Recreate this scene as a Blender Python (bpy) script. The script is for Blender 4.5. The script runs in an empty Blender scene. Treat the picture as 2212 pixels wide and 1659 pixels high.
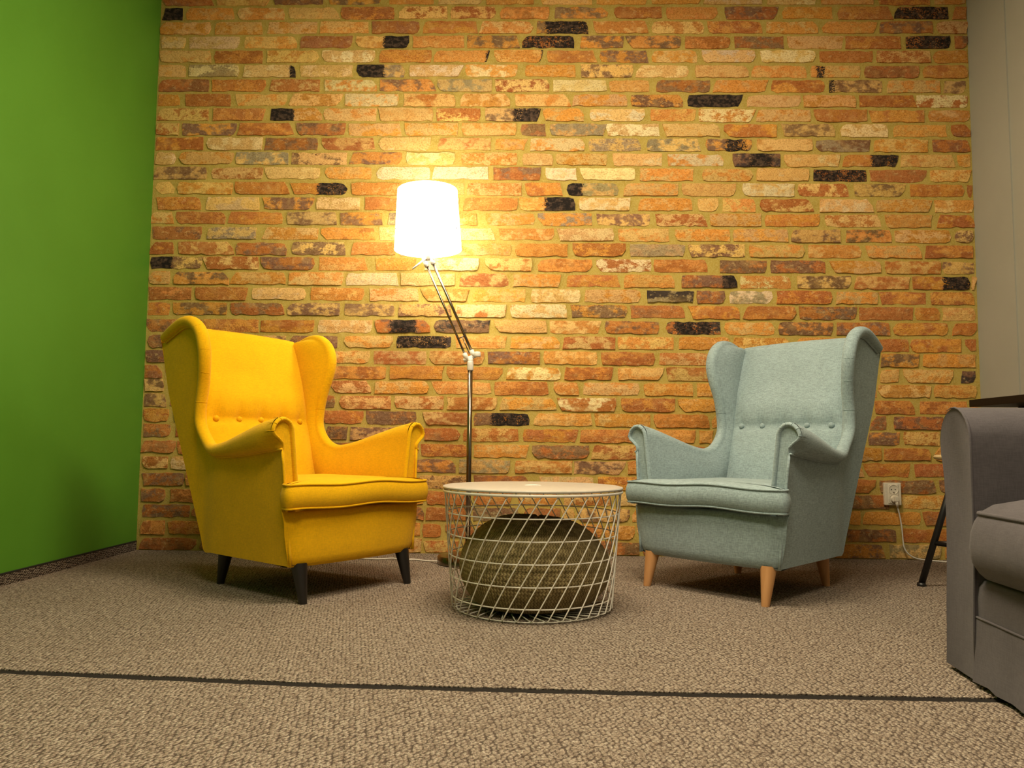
import bpy, bmesh, math, random
import numpy as np
from mathutils import Vector, Matrix

sc = bpy.context.scene
COL = sc.collection
rnd = random.Random(11)

# ------------------------------------------------------------------ camera
CAM_H = 0.5421
YAW, PITCH, ROLL = -0.018546, 0.077744, -0.010011
cam_data = bpy.data.cameras.new('camera')
cam_data.sensor_width = 36.0
cam_data.sensor_fit = 'HORIZONTAL'
cam_data.lens = 1690.0 / 2212.0 * 36.0
cam_data.clip_start = 0.02
cam = bpy.data.objects.new('camera', cam_data)
COL.objects.link(cam)
fwd = Vector((math.sin(YAW) * math.cos(PITCH), math.cos(YAW) * math.cos(PITCH), math.sin(PITCH)))
rt = Vector((math.cos(YAW), -math.sin(YAW), 0.0))
dn = fwd.cross(rt)
r2 = rt * math.cos(ROLL) + dn * math.sin(ROLL)
d2 = dn * math.cos(ROLL) - rt * math.sin(ROLL)
m3 = Matrix((r2, -d2, -fwd)).transposed()
cam.matrix_world = Matrix.Translation((0, 0, CAM_H)) @ m3.to_4x4()
sc.camera = cam
sc.cycles.max_bounces = 5
sc.cycles.adaptive_threshold = 0.04
sc.cycles.diffuse_bounces = 3
sc.cycles.glossy_bounces = 3

# ------------------------------------------------------------------ world, lights, exposure
sc.view_settings.view_transform = 'Standard'
sc.view_settings.look = 'None'
sc.view_settings.gamma = 1.0
sc.view_settings.use_curve_mapping = False
sc.view_settings.exposure = 0.64
world = bpy.data.worlds.new('world')
sc.world = world
world.use_nodes = True
wb = world.node_tree.nodes['Background']
wb.inputs['Color'].default_value = (1.0, 0.86, 0.62, 1)
wb.inputs['Strength'].default_value = 0.085


def area_light(name, loc, rot, sx, sy, power, color):
    d = bpy.data.lights.new(name, 'AREA')
    d.shape = 'RECTANGLE'
    d.size, d.size_y = sx, sy
    d.energy = power
    d.color = color
    o = bpy.data.objects.new(name, d)
    o.location = loc
    o.rotation_euler = rot
    COL.objects.link(o)
    return o


WARM = (1.0, 0.85, 0.60)
area_light('ceiling_lamp', (0.15, 2.15, 3.02), (0, 0, 0), 1.2, 0.6, 56, WARM)
area_light('ceiling_lamp', (0.15, 0.35, 3.02), (0, 0, 0), 1.2, 0.6, 48, WARM)

# ------------------------------------------------------------------ helpers


def lin(r, g, b):
    def f(c):
        c /= 255.0
        return c / 12.92 if c <= 0.04045 else ((c + 0.055) / 1.055) ** 2.4
    return (f(r), f(g), f(b), 1.0)


class NT:
    """small node-tree builder"""
    def __init__(s, name):
        s.m = bpy.data.materials.new(name)
        s.m.use_nodes = True
        s.t = s.m.node_tree
        s.b = s.t.nodes['Principled BSDF']

    def n(s, typ, **kw):
        nd = s.t.nodes.new(typ)
        for k, v in kw.items():
            if k[0] == '_':
                setattr(nd, k[1:], v)
            else:
                nd.inputs[k.replace('__', ' ')].default_value = v
        return nd

    def l(s, a, b):
        s.t.links.new(a, b)

    def math(s, op, a, b=None, clamp=False):
        nd = s.t.nodes.new('ShaderNodeMath')
        nd.operation = op
        nd.use_clamp = clamp
        for i, v in enumerate((a, b)):
            if v is None:
                continue
            if isinstance(v, (int, float)):
                nd.inputs[i].default_value = v
            else:
                s.l(v, nd.inputs[i])
        return nd.outputs[0]

    def mix(s, fac, a, b, blend='MIX'):
        nd = s.t.nodes.new('ShaderNodeMix')
        nd.data_type = 'RGBA'
        nd.blend_type = blend
        for idx, v in ((0, fac), (6, a), (7, b)):
            if isinstance(v, (int, float)):
                nd.inputs[idx].default_value = v
            elif isinstance(v, tuple):
                nd.inputs[idx].default_value = v if len(v) == 4 else v + (1,)
            else:
                s.l(v, nd.inputs[idx])
        return nd.outputs[2]

    def ramp(s, fac, lo, hi, a=0.0, b=1.0):
        nd = s.t.nodes.new('ShaderNodeMapRange')
        nd.interpolation_type = 'SMOOTHSTEP'
        s.l(fac, nd.inputs[0])
        for i, v in enumerate((lo, hi, a, b)):
            nd.inputs[i + 1].default_value = v
        return nd.outputs[0]

    def bump(s, h, strength, dist, normal=None):
        nd = s.t.nodes.new('ShaderNodeBump')
        nd.inputs['Strength'].default_value = strength
        nd.inputs['Distance'].default_value = dist
        s.l(h, nd.inputs['Height'])
        if normal:
            s.l(normal, nd.inputs['Normal'])
        return nd.outputs[0]

    def coords(s, kind='Object', scale=(1, 1, 1), rot=(0, 0, 0)):
        tc = s.t.nodes.new('ShaderNodeTexCoord')
        mp = s.t.nodes.new('ShaderNodeMapping')
        s.l(tc.outputs[kind], mp.inputs[0])
        mp.inputs['Scale'].default_value = scale
        mp.inputs['Rotation'].default_value = rot
        return mp.outputs[0]

    def noise(s, vec, scale, detail=3, rough=0.55):
        nd = s.t.nodes.new('ShaderNodeTexNoise')
        nd.inputs['Scale'].default_value = scale
        nd.inputs['Detail'].default_value = detail
        nd.inputs['Roughness'].default_value = rough
        if vec is not None:
            s.l(vec, nd.inputs['Vector'])
        return nd

    def pos(s):
        g = s.t.nodes.new('ShaderNodeNewGeometry')
        return g.outputs['Position']

    def attr(s, name, out='Color'):
        a = s.t.nodes.new('ShaderNodeAttribute')
        a.attribute_name = name
        return a.outputs[out]

    def done(s, col=None, rough=0.6, spec=0.5, normal=None, metal=0.0, sheen=0.0):
        if col is not None:
            if isinstance(col, tuple):
                s.b.inputs['Base Color'].default_value = col
            else:
                s.l(col, s.b.inputs['Base Color'])
        if isinstance(rough, (int, float)):
            s.b.inputs['Roughness'].default_value = rough
        else:
            s.l(rough, s.b.inputs['Roughness'])
        s.b.inputs['Specular IOR Level'].default_value = spec
        s.b.inputs['Metallic'].default_value = metal
        if sheen:
            s.b.inputs['Sheen Weight'].default_value = sheen
            s.b.inputs['Sheen Roughness'].default_value = 0.5
        if normal is not None:
            s.l(normal, s.b.inputs['Normal'])
        return s.m


def fabric(name, base, var=0.10, weave=900.0, bump=0.25, sheen=0.15, mottle=0.06):
    t = NT(name)
    c1 = t.coords('Object', (1, 1, 0.12))
    c2 = t.coords('Object', (0.12, 0.12, 1))
    n1 = t.noise(c1, weave * 0.6, 2).outputs[0]
    n2 = t.noise(c2, weave * 0.6, 2).outputs[0]
    w = t.math('ADD', n1, n2)
    f = t.ramp(w, 0.7, 1.3)
    big = t.noise(t.coords('Object'), 9.0, 3).outputs[0]
    hi = tuple(min(1, c * (1 + var)) for c in base[:3])
    lo = tuple(c * (1 - var * 1.6) for c in base[:3])
    col = t.mix(f, lo, hi)
    mot = t.ramp(big, 0.3, 0.7, 1 - mottle, 1 + mottle * 0.5)
    col = t.mix(1.0, col, mot, 'MULTIPLY')
    return t.done(col, 0.92, 0.15, t.bump(w, bump, 0.0006), sheen=sheen)


def plain(name, col, rough=0.5, spec=0.5, metal=0.0, bumpscale=None, bumpstr=0.1):
    t = NT(name)
    n = t.noise(t.coords('Object'), bumpscale or 60.0, 3).outputs[0]
    c = t.mix(t.ramp(n, 0.3, 0.7), tuple(x * 0.94 for x in col[:3]), tuple(min(1, x * 1.04) for x in col[:3]))
    nr = t.bump(n, bumpstr, 0.0008) if bumpscale else None
    return t.done(c, rough, spec, nr, metal)


def mesh_obj(name, verts, faces, mat, parent=None, smooth=True):
    me = bpy.data.meshes.new(name)
    me.from_pydata([tuple(map(float, v)) for v in verts], [], [tuple(map(int, f)) for f in faces])
    me.materials.append(mat)
    if smooth:
        me.polygons.foreach_set('use_smooth', [True] * len(me.polygons))
    me.update()
    o = bpy.data.objects.new(name, me)
    COL.objects.link(o)
    if parent is not None:
        o.parent = parent
    return o


class MB:
    """collects shapes into one mesh"""
    def __init__(s):
        s.v, s.f = [], []

    def add(s, verts, faces):
        k = len(s.v)
        s.v += [tuple(map(float, p)) for p in verts]
        s.f += [tuple(i + k for i in f) for f in faces]
        return s

    def box(s, x0, x1, y0, y1, z0, z1):
        vs = [(x, y, z) for z in (z0, z1) for y in (y0, y1) for x in (x0, x1)]
        return s.add(vs, [(0, 2, 3, 1), (4, 5, 7, 6), (0, 1, 5, 4), (2, 6, 7, 3), (0, 4, 6, 2), (1, 3, 7, 5)])

    def grid(s, P, close_u=False, close_v=False, flip=False):
        nu, nv = len(P), len(P[0])
        vs = [p for row in P for p in row]
        fs = []
        for i in range(nu if close_u else nu - 1):
            for j in range(nv if close_v else nv - 1):
                a, b = i * nv + j, i * nv + (j + 1) % nv
                c, d = ((i + 1) % nu) * nv + (j + 1) % nv, ((i + 1) % nu) * nv + j
                fs.append((a, d, c, b) if flip else (a, b, c, d))
        return s.add(vs, fs)

    def tube(s, path, r, n=8, closed=False, caps=True):
        P = [Vector(p) for p in path]
        m = len(P)
        T = []
        for i in range(m):
            a = P[(i - 1) % m] if (closed or i > 0) else P[i]
            b = P[(i + 1) % m] if (closed or i < m - 1) else P[i]
            T.append((b - a).normalized())
        up = Vector((0, 0, 1)) if abs(T[0].z) < 0.9 else Vector((1, 0, 0))
        N = (up - T[0] * up.dot(T[0])).normalized()
        rings = []
        for i in range(m):
            N = (N - T[i] * N.dot(T[i])).normalized()
            B = T[i].cross(N)
            rr = r[i] if isinstance(r, (list, tuple)) else r
            rings.append([P[i] + (N * math.cos(k * 2 * math.pi / n) + B * math.sin(k * 2 * math.pi / n)) * rr for k in range(n)])
        k0 = len(s.v)
        s.grid(rings, close_u=closed, close_v=True)
        if caps and not closed:
            s.f.append(tuple(k0 + k for k in reversed(range(n))))
            s.f.append(tuple(k0 + (m - 1) * n + k for k in range(n)))
        return s

    def lathe(s, prof, n=32, center=(0, 0, 0), cap0=True, cap1=True):
        cx, cy, cz = center
        rings = [[(cx + r * math.cos(k * 2 * math.pi / n), cy + r * math.sin(k * 2 * math.pi / n), cz + z) for k in range(n)] for r, z in prof]
        k0 = len(s.v)
        s.grid(rings, close_v=True)
        if cap0:
            s.f.append(tuple(k0 + k for k in reversed(range(n))))
        if cap1:
            s.f.append(tuple(k0 + (len(prof) - 1) * n + k for k in range(n)))
        return s

    def build(s, name, mat, parent=None, smooth=True):
        return mesh_obj(name, s.v, s.f, mat, parent, smooth)


def tag(o, label=None, cat=None, group=None, kind=None):
    for k, v in (('label', label), ('category', cat), ('group', group), ('kind', kind)):
        if v:
            o[k] = v
    return o


def empty(name, loc=(0, 0, 0), rz=0.0):
    o = bpy.data.objects.new(name, None)
    o.location = loc
    o.rotation_euler = (0, 0, rz)
    o.empty_display_size = 0.1
    COL.objects.link(o)
    return o


def bevel(o, w, seg=2, ang=40):
    m = o.modifiers.new('bevel', 'BEVEL')
    m.width = w
    m.segments = seg
    m.limit_method = 'ANGLE'
    m.angle_limit = math.radians(ang)
    return o


def autosmooth(o, ang=40):
    me = o.data
    bm = bmesh.new()
    bm.from_mesh(me)
    for e in bm.edges:
        if len(e.link_faces) == 2 and e.calc_face_angle(0) > math.radians(ang):
            e.smooth = False
    bm.to_mesh(me)
    bm.free()
    return o


def crom(ctrl, n):
    """uniform Catmull-Rom through control rows, n samples; returns array"""
    C = np.array(ctrl, float)
    k = len(C)
    ts = np.linspace(0, k - 1, n)
    out = []
    for t in ts:
        i = min(int(t), k - 2)
        u = t - i
        p0 = C[max(i - 1, 0)] if i > 0 else 2 * C[0] - C[1]
        p1, p2 = C[i], C[i + 1]
        p3 = C[i + 2] if i + 2 < k else 2 * C[k - 1] - C[k - 2]
        out.append(0.5 * ((2 * p1) + (-p0 + p2) * u + (2 * p0 - 5 * p1 + 4 * p2 - p3) * u * u + (-p0 + 3 * p1 - 3 * p2 + p3) * u ** 3))
    return np.array(out)


# ------------------------------------------------------------------ the room
D = 3.928                      # brick faces of the back wall
XL, XR = -1.948, 2.265
ZC = 3.05


def mat_mortar():
    t = NT('mortar')
    p = t.pos()
    n1 = t.noise(p, 14, 2).outputs[0]
    n2 = t.noise(p, 160, 2, 0.65).outputs[0]
    c = t.mix(t.ramp(n1, 0.3, 0.7), (0.42, 0.292, 0.058), (0.50, 0.360, 0.082))
    c = t.mix(t.ramp(n2, 0.35, 0.75), c, (0.53, 0.405, 0.125))
    h = t.math('ADD', t.math('MULTIPLY', n1, 2.0), n2)
    return t.done(c, 0.95, 0.1, t.bump(h, 0.4, 0.0025))


def mat_brick():
    t = NT('old_brick')
    p = t.pos()
    sx = t.n('ShaderNodeMapping')
    t.l(p, sx.inputs[0])
    sx.inputs['Scale'].default_value = (0.85, 1, 1.2)
    v = sx.outputs[0]
    a, b = t.attr('col_a'), t.attr('col_b')
    amt = t.attr('patch', 'Fac')
    dk = t.attr('dark', 'Fac')
    n1 = t.noise(v, 21, 3, 0.60).outputs[0]
    n2 = t.noise(v, 150, 2, 0.7).outputs[0]
    n3 = t.noise(p, 16, 1).outputs[0]
    n5 = t.noise(v, 62, 2, 0.6).outputs[0]
    n4 = t.noise(p, 420, 1, 0.7).outputs[0]
    k = t.math('ADD', n1, t.math('MULTIPLY', t.math('SUBTRACT', n2, 0.5), 0.22))
    k = t.math('ADD', k, t.math('SUBTRACT', amt, 0.5))
    c = t.mix(t.ramp(k, 0.44, 0.58), a, b)
    # worn shading inside the clay: fine speckle and a lighter bloom
    c = t.mix(t.ramp(n2, 0.32, 0.56, 0.0, 1.0), t.mix(1.0, c, (0.70, 0.60, 0.50), 'MULTIPLY'), c)
    c = t.mix(t.ramp(n5, 0.58, 0.70, 0.0, 0.32), c, (0.82, 0.58, 0.26))
    c = t.mix(t.ramp(n5, 0.28, 0.42, 0.45, 0.0), c, t.mix(1.0, c, (0.66, 0.52, 0.42), 'MULTIPLY'))
    c = t.mix(t.ramp(n3, 0.52, 0.75, 0.0, 0.22), c, (0.74, 0.46, 0.16))
    c = t.mix(t.ramp(n4, 0.60, 0.72, 0.0, 0.5), c, t.mix(1.0, c, (0.35, 0.30, 0.28), 'MULTIPLY'))
    # burnt patches with ragged edges
    d = t.math('ADD', dk, t.math('MULTIPLY', t.math('SUBTRACT', n2, 0.5), 0.9))
    d = t.math('ADD', d, t.math('MULTIPLY', t.math('SUBTRACT', n1, 0.5), 0.55))
    burnt = t.mix(t.ramp(n5, 0.40, 0.70), (0.020, 0.015, 0.013), (0.100, 0.062, 0.042))
    c = t.mix(t.ramp(d, 0.46, 0.56), c, burnt)
    h = t.math('ADD', n5, t.math('MULTIPLY', n2, 0.55))
    h = t.math('ADD', h, t.math('MULTIPLY', n4, 0.35))
    return t.done(c, 0.9, 0.15, t.bump(h, 0.55, 0.004))


M_MORTAR, M_BRICK = mat_mortar(), mat_brick()

# palette of brick faces (albedo)
PAL = {'o': (0.70, 0.312, 0.068), 'l': (0.75, 0.460, 0.165), 'w': (0.85, 0.66, 0.36), 'r': (0.50, 0.185, 0.052),
       'b': (0.265, 0.145, 0.075), 'g': (0.36, 0.275, 0.155), 'k': (0.035, 0.026, 0.022)}

# one line for each course from the top: x0,x1,z in mm along the wall, clay, and the span of a burnt patch in percent;
# * marks faces that stand behind the furniture
BRICKS = """
-1941,-1677,2871,r -1654,-1374,2872,l -1348,-1089,2874,b -1065,-780,2876,ob -744,-508,2877,o -482,-251,2877,l -228,22,2877,o 55,324,2877,l 350,616,2876,o 635,898,2876,o 914,1210,2875,l 1236,1489,2875,l 1515,1787,2875,o 1810,2078,2874,r 2100,2263,2874,o
-1931,-1831,2792,k -1814,-1558,2793,o -1544,-1292,2794,lo -1272,-1007,2796,l -994,-706,2797,r -686,-432,2799,rl -414,-177,2799,rl -158,105,2798,o 131,409,2798,ob 439,690,2798,r 713,981,2797,o 1017,1287,2797,rb 1316,1575,2797,o 1598,1876,2796,ro 1895,2169,2796,kr 2198,2262,2796,r
-1944,-1678,2713,lo -1658,-1405,2714,ol -1376,-1117,2716,ol -1101,-843,2718,ol -826,-576,2719,r -561,-272,2720,or -259,17,2720,ol 37,308,2720,ob,11,100 331,615,2719,lo 635,911,2719,ol 925,1211,2719,ro 1230,1496,2718,ol 1518,1796,2718,o 1812,2089,2718,rb 2108,2263,2718,rl
-1940,-1807,2634,l -1794,-1522,2635,l -1499,-1221,2636,lo -1204,-927,2637,r -910,-630,2639,lo,52,100 -610,-341,2640,o -326,-58,2639,ob -35,237,2639,kr,0,100 269,491,2639,ob 511,790,2639,ob 810,1045,2639,r 1063,1320,2638,rb 1337,1626,2638,ol 1639,1923,2638,r 1945,2176,2638,kr 2196,2263,2638,rb
-1944,-1671,2557,l -1654,-1397,2558,r -1373,-1103,2560,ol -1086,-806,2561,lw -786,-510,2563,ro -496,-211,2563,o,93,100 -181,67,2563,o,96,100 93,344,2562,o 364,614,2562,ob 634,874,2562,lo 896,1173,2562,lw 1197,1480,2561,lw 1499,1776,2561,r 1795,2071,2561,rl 2084,2263,2561,o
-1944,-1801,2480,l -1784,-1516,2481,gw -1496,-1219,2482,l,87,100 -1199,-923,2483,l -900,-650,2484,lg,0,59 -627,-352,2484,lw -335,-58,2484,wo -27,240,2484,o 266,540,2483,bl 559,828,2483,l 859,1137,2483,l 1153,1433,2482,o 1456,1710,2482,ol,8,28 1729,2011,2481,r 2030,2261,2481,or
-1940,-1675,2402,r -1659,-1375,2402,ro -1355,-1091,2403,rl -1068,-796,2404,wo -776,-494,2404,ob -479,-196,2404,lg -179,104,2404,rl 124,403,2404,w 416,624,2403,l 656,937,2403,rb 952,1229,2403,o 1249,1531,2402,or 1547,1826,2402,lb,0,15 1846,2114,2402,lo 2137,2248,2402,lb
-1940,-1821,2324,o -1798,-1560,2324,r -1530,-1260,2325,ol -1244,-978,2325,ol -958,-679,2326,wo -653,-379,2326,lr -358,-97,2326,lo -74,209,2326,lo 225,510,2326,ol 526,798,2325,bo 817,1098,2325,k 1122,1401,2325,l 1414,1683,2325,o 1699,1984,2324,ro 1990,2258,2324,rw
-1940,-1669,2245,rl -1649,-1376,2246,r -1350,-1077,2247,ol,0,48 -1067,-792,2247,ol -779,-498,2248,l -481,-246,2248,rl -230,53,2248,lb,49,99 76,287,2248,lo 313,600,2248,lw 626,862,2247,o 876,1159,2247,ow 1175,1451,2247,ol 1467,1739,2246,r 1755,2030,2246,o 2049,2262,2246,lo
-1943,-1824,2167,rl -1807,-1524,2167,ob -1511,-1232,2168,or -1209,-954,2168,rb -937,-663,2168,lo -643,-366,2169,ol -346,-60,2169,lo -40,89,2169,b 109,394,2168,lg 403,674,2168,lw 700,983,2168,l 1007,1277,2168,or 1305,1571,2168,lb 1600,1842,2168,lw 1871,2142,2167,o 2161,2259,2167,r
-1939,-1692,2089,or -1676,-1384,2090,l -1370,-1092,2090,rb -1073,-798,2090,lr -779,-502,2091,l -471,-192,2091,lr -172,-14,2091,lo 6,290,2091,wo 306,577,2090,gl 606,880,2090,lg 913,1150,2090,ob,36,93 1171,1458,2090,l 1474,1751,2089,gb 1770,2044,2089,lo 2069,2257,2089,r
-1942,-1830,2010,l -1814,-1532,2011,ol -1522,-1243,2012,lg -1230,-940,2012,bl -920,-653,2013,ob -630,-377,2013,wl -345,-55,2013,ol -32,126,2013,l 136,407,2012,ol 432,690,2012,wl 715,1001,2011,wo 1050,1293,2011,bk,24,89 1312,1593,2010,l 1609,1889,2010,or,47,100 1905,2171,2010,lo 2187,2254,2010,o
-1938,-1666,1932,lb -1646,-1375,1933,rl -1362,-1075,1934,l -1055,-811,1935,o -785,-506,1936,w -491,-206,1936,w -180,65,1935,rb 88,249,1935,w 271,551,1934,w 571,846,1934,ol 889,1152,1933,ol 1171,1435,1933,l 1458,1731,1932,kr 1744,2029,1932,r 2048,2251,1932,ol
-1935,-1833,1853,l -1817,-1532,1853,lo -1519,-1242,1853,or -1222,-932,1853,or,42,100 -916,-650,1853,o -627,-329,1853,l -315,-34,1854,o -15,172,1854,or 198,464,1854,lg,0,33 490,769,1854,lo 785,1066,1854,l 1096,1361,1854,wl 1377,1634,1854,rl 1666,1919,1854,lb 1948,2220,1854,or 2233,2258,1854,r
-1921,-1692,1771,ro -1663,-1385,1772,l -1366,-1112,1773,ob -1093,-865,1773,l -839,-561,1774,o -534,-353,1775,o -333,-56,1775,o -43,243,1776,lo,45,99 259,525,1776,wl 564,842,1776,lo 869,974,1775,l 994,1162,1775,lo 1182,1449,1775,rl 1487,1753,1774,wl 1772,2047,1774,ol 2066,2263,1774,ol
-1950,-1836,1694,lo -1820,-1559,1695,r -1542,-1262,1695,or -1243,-986,1695,lb -967,-747,1695,ob -718,-514,1696,gl -487,-261,1696,lo -219,35,1696,lo 51,330,1696,og 349,627,1696,lb 650,910,1696,rl 926,1190,1696,ol 1209,1485,1696,o 1510,1789,1696,rl 1814,2051,1695,lo 2086,2262,1695,or
-1940,-1679,1615,br -1653,-1399,1616,gl -1360,-1075,1616,ol -1062,-784,1616,o -761,-493,1616,l -473,-177,1617,l -148,135,1617,lo 157,439,1617,l 464,720,1617,lo 748,1031,1617,ol 1043,1325,1617,lo 1341,1588,1617,lb 1616,1844,1617,ob 1863,2146,1617,ol 2159,2259,1617,bl
-1943,-1823,1536,or -1803,-1520,1536,lr -1507,-1238,1536,rb -1215,-937,1537,bl -905,-679,1537,o -653,-382,1537,l -362,-86,1537,lo -63,206,1537,o 228,499,1538,ro 522,802,1537,g 821,1107,1537,bl 1124,1406,1537,lo 1425,1696,1537,lo 1719,1992,1537,lo 2014,2250,1537,or
-1940,-1673,1459,bl,0,45 -1660,-1384,1459,rl -1368,-1090,1459,rb -1070,-825,1459,o -780,-568,1459,o -524,-245,1459,lw -213,24,1459,lr 53,330,1458,o 349,630,1458,rw 642,915,1458,or 974,1212,1457,rb 1234,1512,1457,br 1540,1789,1456,lo 1811,2090,1456,lr 2097,2256,1456,lb
-1946,-1835,1380,lo -1819,-1534,1380,ob -1517,-1239,1380,ol -1226,-942,1380,ol -926,-662,1380,w -646,-367,1380,l -347,-94,1380,lr -71,165,1379,lo 200,467,1379,or 490,747,1379,o 782,1060,1378,br,70,100 1078,1337,1378,ow 1365,1636,1378,lb 1658,1928,1377,lr 1944,2232,1377,or,48,100 2241,2263,1377,l
-1942,-1721,1301,r -1702,-1433,1301,r -1411,-1127,1301,l -1111,-834,1301,o -805,-552,1301,ol -534,-301,1301,lo -275,-10,1301,lo 19,273,1300,wl 289,578,1300,ol 607,841,1300,gk 859,1001,1300,rb 1023,1241,1300,wg 1263,1540,1300,r 1562,1769,1299,lo 1782,2010,1299,or 2029,2254,1299,ro
-1942,-1831,1222,or -1819,-1537,1222,ob -1521,-1240,1222,rb -1224,-954,1222,lb -932,-672,1222,lb -653,-390,1221,bl -363,-105,1221,wr -89,201,1221,lw 226,508,1221,bo 524,800,1220,r 825,1073,1220,or 1095,1359,1220,or 1372,1660,1220,br 1676,1942,1220,r 1955,2080,1220,o 2092,2257,1220,l
-1947,-1666,1133,br -1653,-1369,1134,ro -1360,-1083,1135,or -1064,-785,1136,l -772,-494,1138,rb,23,80 -477,-190,1139,bk -161,103,1140,l 115,372,1141,lo 394,666,1141,rb 702,977,1141,rk,13,86 996,1248,1141,lo 1267,1539,1141,ob 1558,1827,1141,rb 1843,2118,1141,or 2139,2255,1141,or
-1940,-1778,1053,b -1759,-1534,1054,o -1514,-1228,1055,lb -1212,-962,1056,b -930,-681,1057,lo -662,-381,1058,lk,2,95 -361,-103,1060,lo -84,166,1061,lo 182,448,1061,rl 458,742,1062,ol 764,1025,1061,o 1039,1328,1061,ol 1353,1622,1061,o 1653,1916,1061,r 1925,2177,1061,or 2196,2252,1061,r
-1939,-1807,974,b -1781,-1524,975,o -1498,-1235,976,o -1203,-1011,977,o -986,-794,978,ol -775,-507,979,lr -496,-213,980,lr -198,66,982,rb 85,357,983,lo 376,647,983,or 666,924,983,rl 938,1195,983,o 1214,1477,983,o 1495,1745,983,o 1776,1966,983,ob 1985,2246,984,o
-1942,-1855,895,r -1842,-1585,896,r -1560,-1290,897,r -1265,-1009,899,o -980,-713,900,or -693,-423,901,o -406,-121,903,o -102,177,904,wo 193,435,905,or 461,687,905,lo 703,979,905,lr 993,1238,905,o 1263,1513,905,o 1537,1743,905,o 1768,1864,905,lo 1889,2128,905,ol 2169,2243,905,bk
-1942,-1842,828,lb -1823,-1566,828,r -1540,-1278,828,r -1252,-1022,828,r -990,-787,828,rl -767,-489,827,ol -470,-178,827,o -162,109,827,ro 138,264,827,ol 286,569,827,ol 588,836,827,o 855,1099,827,o 1118,1361,826,o 1386,1660,826,o 1668,1752,827,o* 1760,2017,827,ol 2036,2247,829,o
-1941,-1826,752,lb -1807,-1537,752,r -1512,-1243,751,r -1218,-963,751,rb -944,-683,750,rl -664,-417,749,rl -399,-146,749,lr -130,145,748,ol 163,450,748,wr 472,748,748,ro 766,1004,748,o 1029,1285,747,o 1310,1559,747,o 1584,1714,747,o 1739,1937,747,ro 1962,2197,748,ro 2216,2247,748,r
-1941,-1810,674,ro -1784,-1528,674,r -1502,-1254,674,r -1228,-1050,673,r -1027,-821,672,r -808,-551,672,b -518,-290,671,lr -262,22,671,ob,27,97 41,330,670,lo 343,622,670,ol 638,916,670,o 928,1203,670,o 1228,1470,670,o 1495,1700,670,o 1718,1796,670,rb 1827,2077,671,br 2096,2244,671,r
-1938,-1797,597,rb -1774,-1519,596,r -1493,-1238,595,r -1213,-1047,595,r -1009,-901,594,b -886,-623,593,lb -605,-529,593,b -510,-333,592,r -317,-37,591,rl -18,255,590,or 271,553,590,o 578,847,591,o 865,934,591,o 959,1208,591,o 1233,1469,592,o 1493,1686,592,o 1704,1859,592,ob 1877,2056,593,rl 2075,2241,594,r
-1937,-1771,516,r -1763,-1530,512,ro* -1514,-1281,512,r* -1265,-1033,512,rb* -1017,-784,512,rb* -768,-535,512,o* -527,-288,511,ro -263,11,510,lo 30,315,510,br 331,596,511,rl 604,899,512,r* 915,1210,512,r* 1226,1521,512,r* 1529,1770,514,ol 1779,2008,515,or 2029,2239,517,o
-1936,-1805,436,rl -1793,-1538,436,l -1530,-1304,433,rb* -1288,-1062,433,ol* -1046,-820,433,ro* -804,-578,433,r* -570,-353,434,ob -334,-76,433,lg -54,231,433,lr 240,493,433,lb 509,783,434,o 791,1074,433,o* 1090,1372,433,ol* 1388,1671,433,ol* 1679,1904,435,or 1928,2180,436,r 2199,2248,437,r
-1929,-1719,354,rb -1711,-1431,355,ro* -1415,-1136,355,ro* -1120,-840,355,o* -824,-545,355,r* -537,-285,355,bl -260,15,355,r 72,340,355,l 359,608,355,ro 616,886,355,ro* 902,1171,355,o* 1187,1456,355,r* 1464,1729,356,r 1751,2030,356,rb 2043,2251,357,b
-1935,-1807,272,rb -1785,-1531,272,r -1523,-1281,276,ro* -1265,-1022,276,ro* -1006,-764,276,o* -748,-506,276,o* -498,-284,275,r -259,-71,275,r -40,166,276,ol 191,428,276,rl 459,707,277,l 715,974,276,ro* 990,1248,276,ro* 1264,1522,276,ro* 1530,1795,279,br 1856,2108,280,ol 2126,2249,281,o
-1925,-1683,194,rb -1675,-1395,197,r* -1379,-1099,197,ol* -1083,-803,197,ro* -787,-507,197,rb* -499,-289,196,r -264,-33,196,bg -8,173,196,r 181,246,197,ol* 254,521,197,lb 529,782,197,o* 798,1050,197,o* 1066,1319,197,o* 1335,1588,197,rb* 1596,1657,199,o 1670,1952,199,o 1964,2227,200,r
-1927,-1806,112,ro -1791,-1538,112,ro -1530,-1289,118,ro* -1273,-1033,118,r* -1017,-777,118,ol* -761,-521,118,ro* -513,-419,114,r -394,-257,114,r -249,59,118,r* 75,382,118,ro* 390,546,115,o 554,798,118,ol* 814,1059,118,ro* 1075,1319,118,ol* 1335,1580,118,o* 1588,1830,116,rb 1861,2120,117,r 2139,2249,118,r
-1929,-1642,32,r -1623,-1408,33,r -1400,-1115,39,rb* -1099,-814,39,rb* -798,-514,39,ol* -506,-331,34,rl -306,-69,34,r -61,181,39,ro* 197,438,39,rb* 446,570,35,br 578,878,39,rb* 894,1194,39,o* 1210,1511,39,o* 1519,1763,37,ob 1794,2045,38,gl 2063,2246,39,o
""".strip().split('\n')


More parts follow.
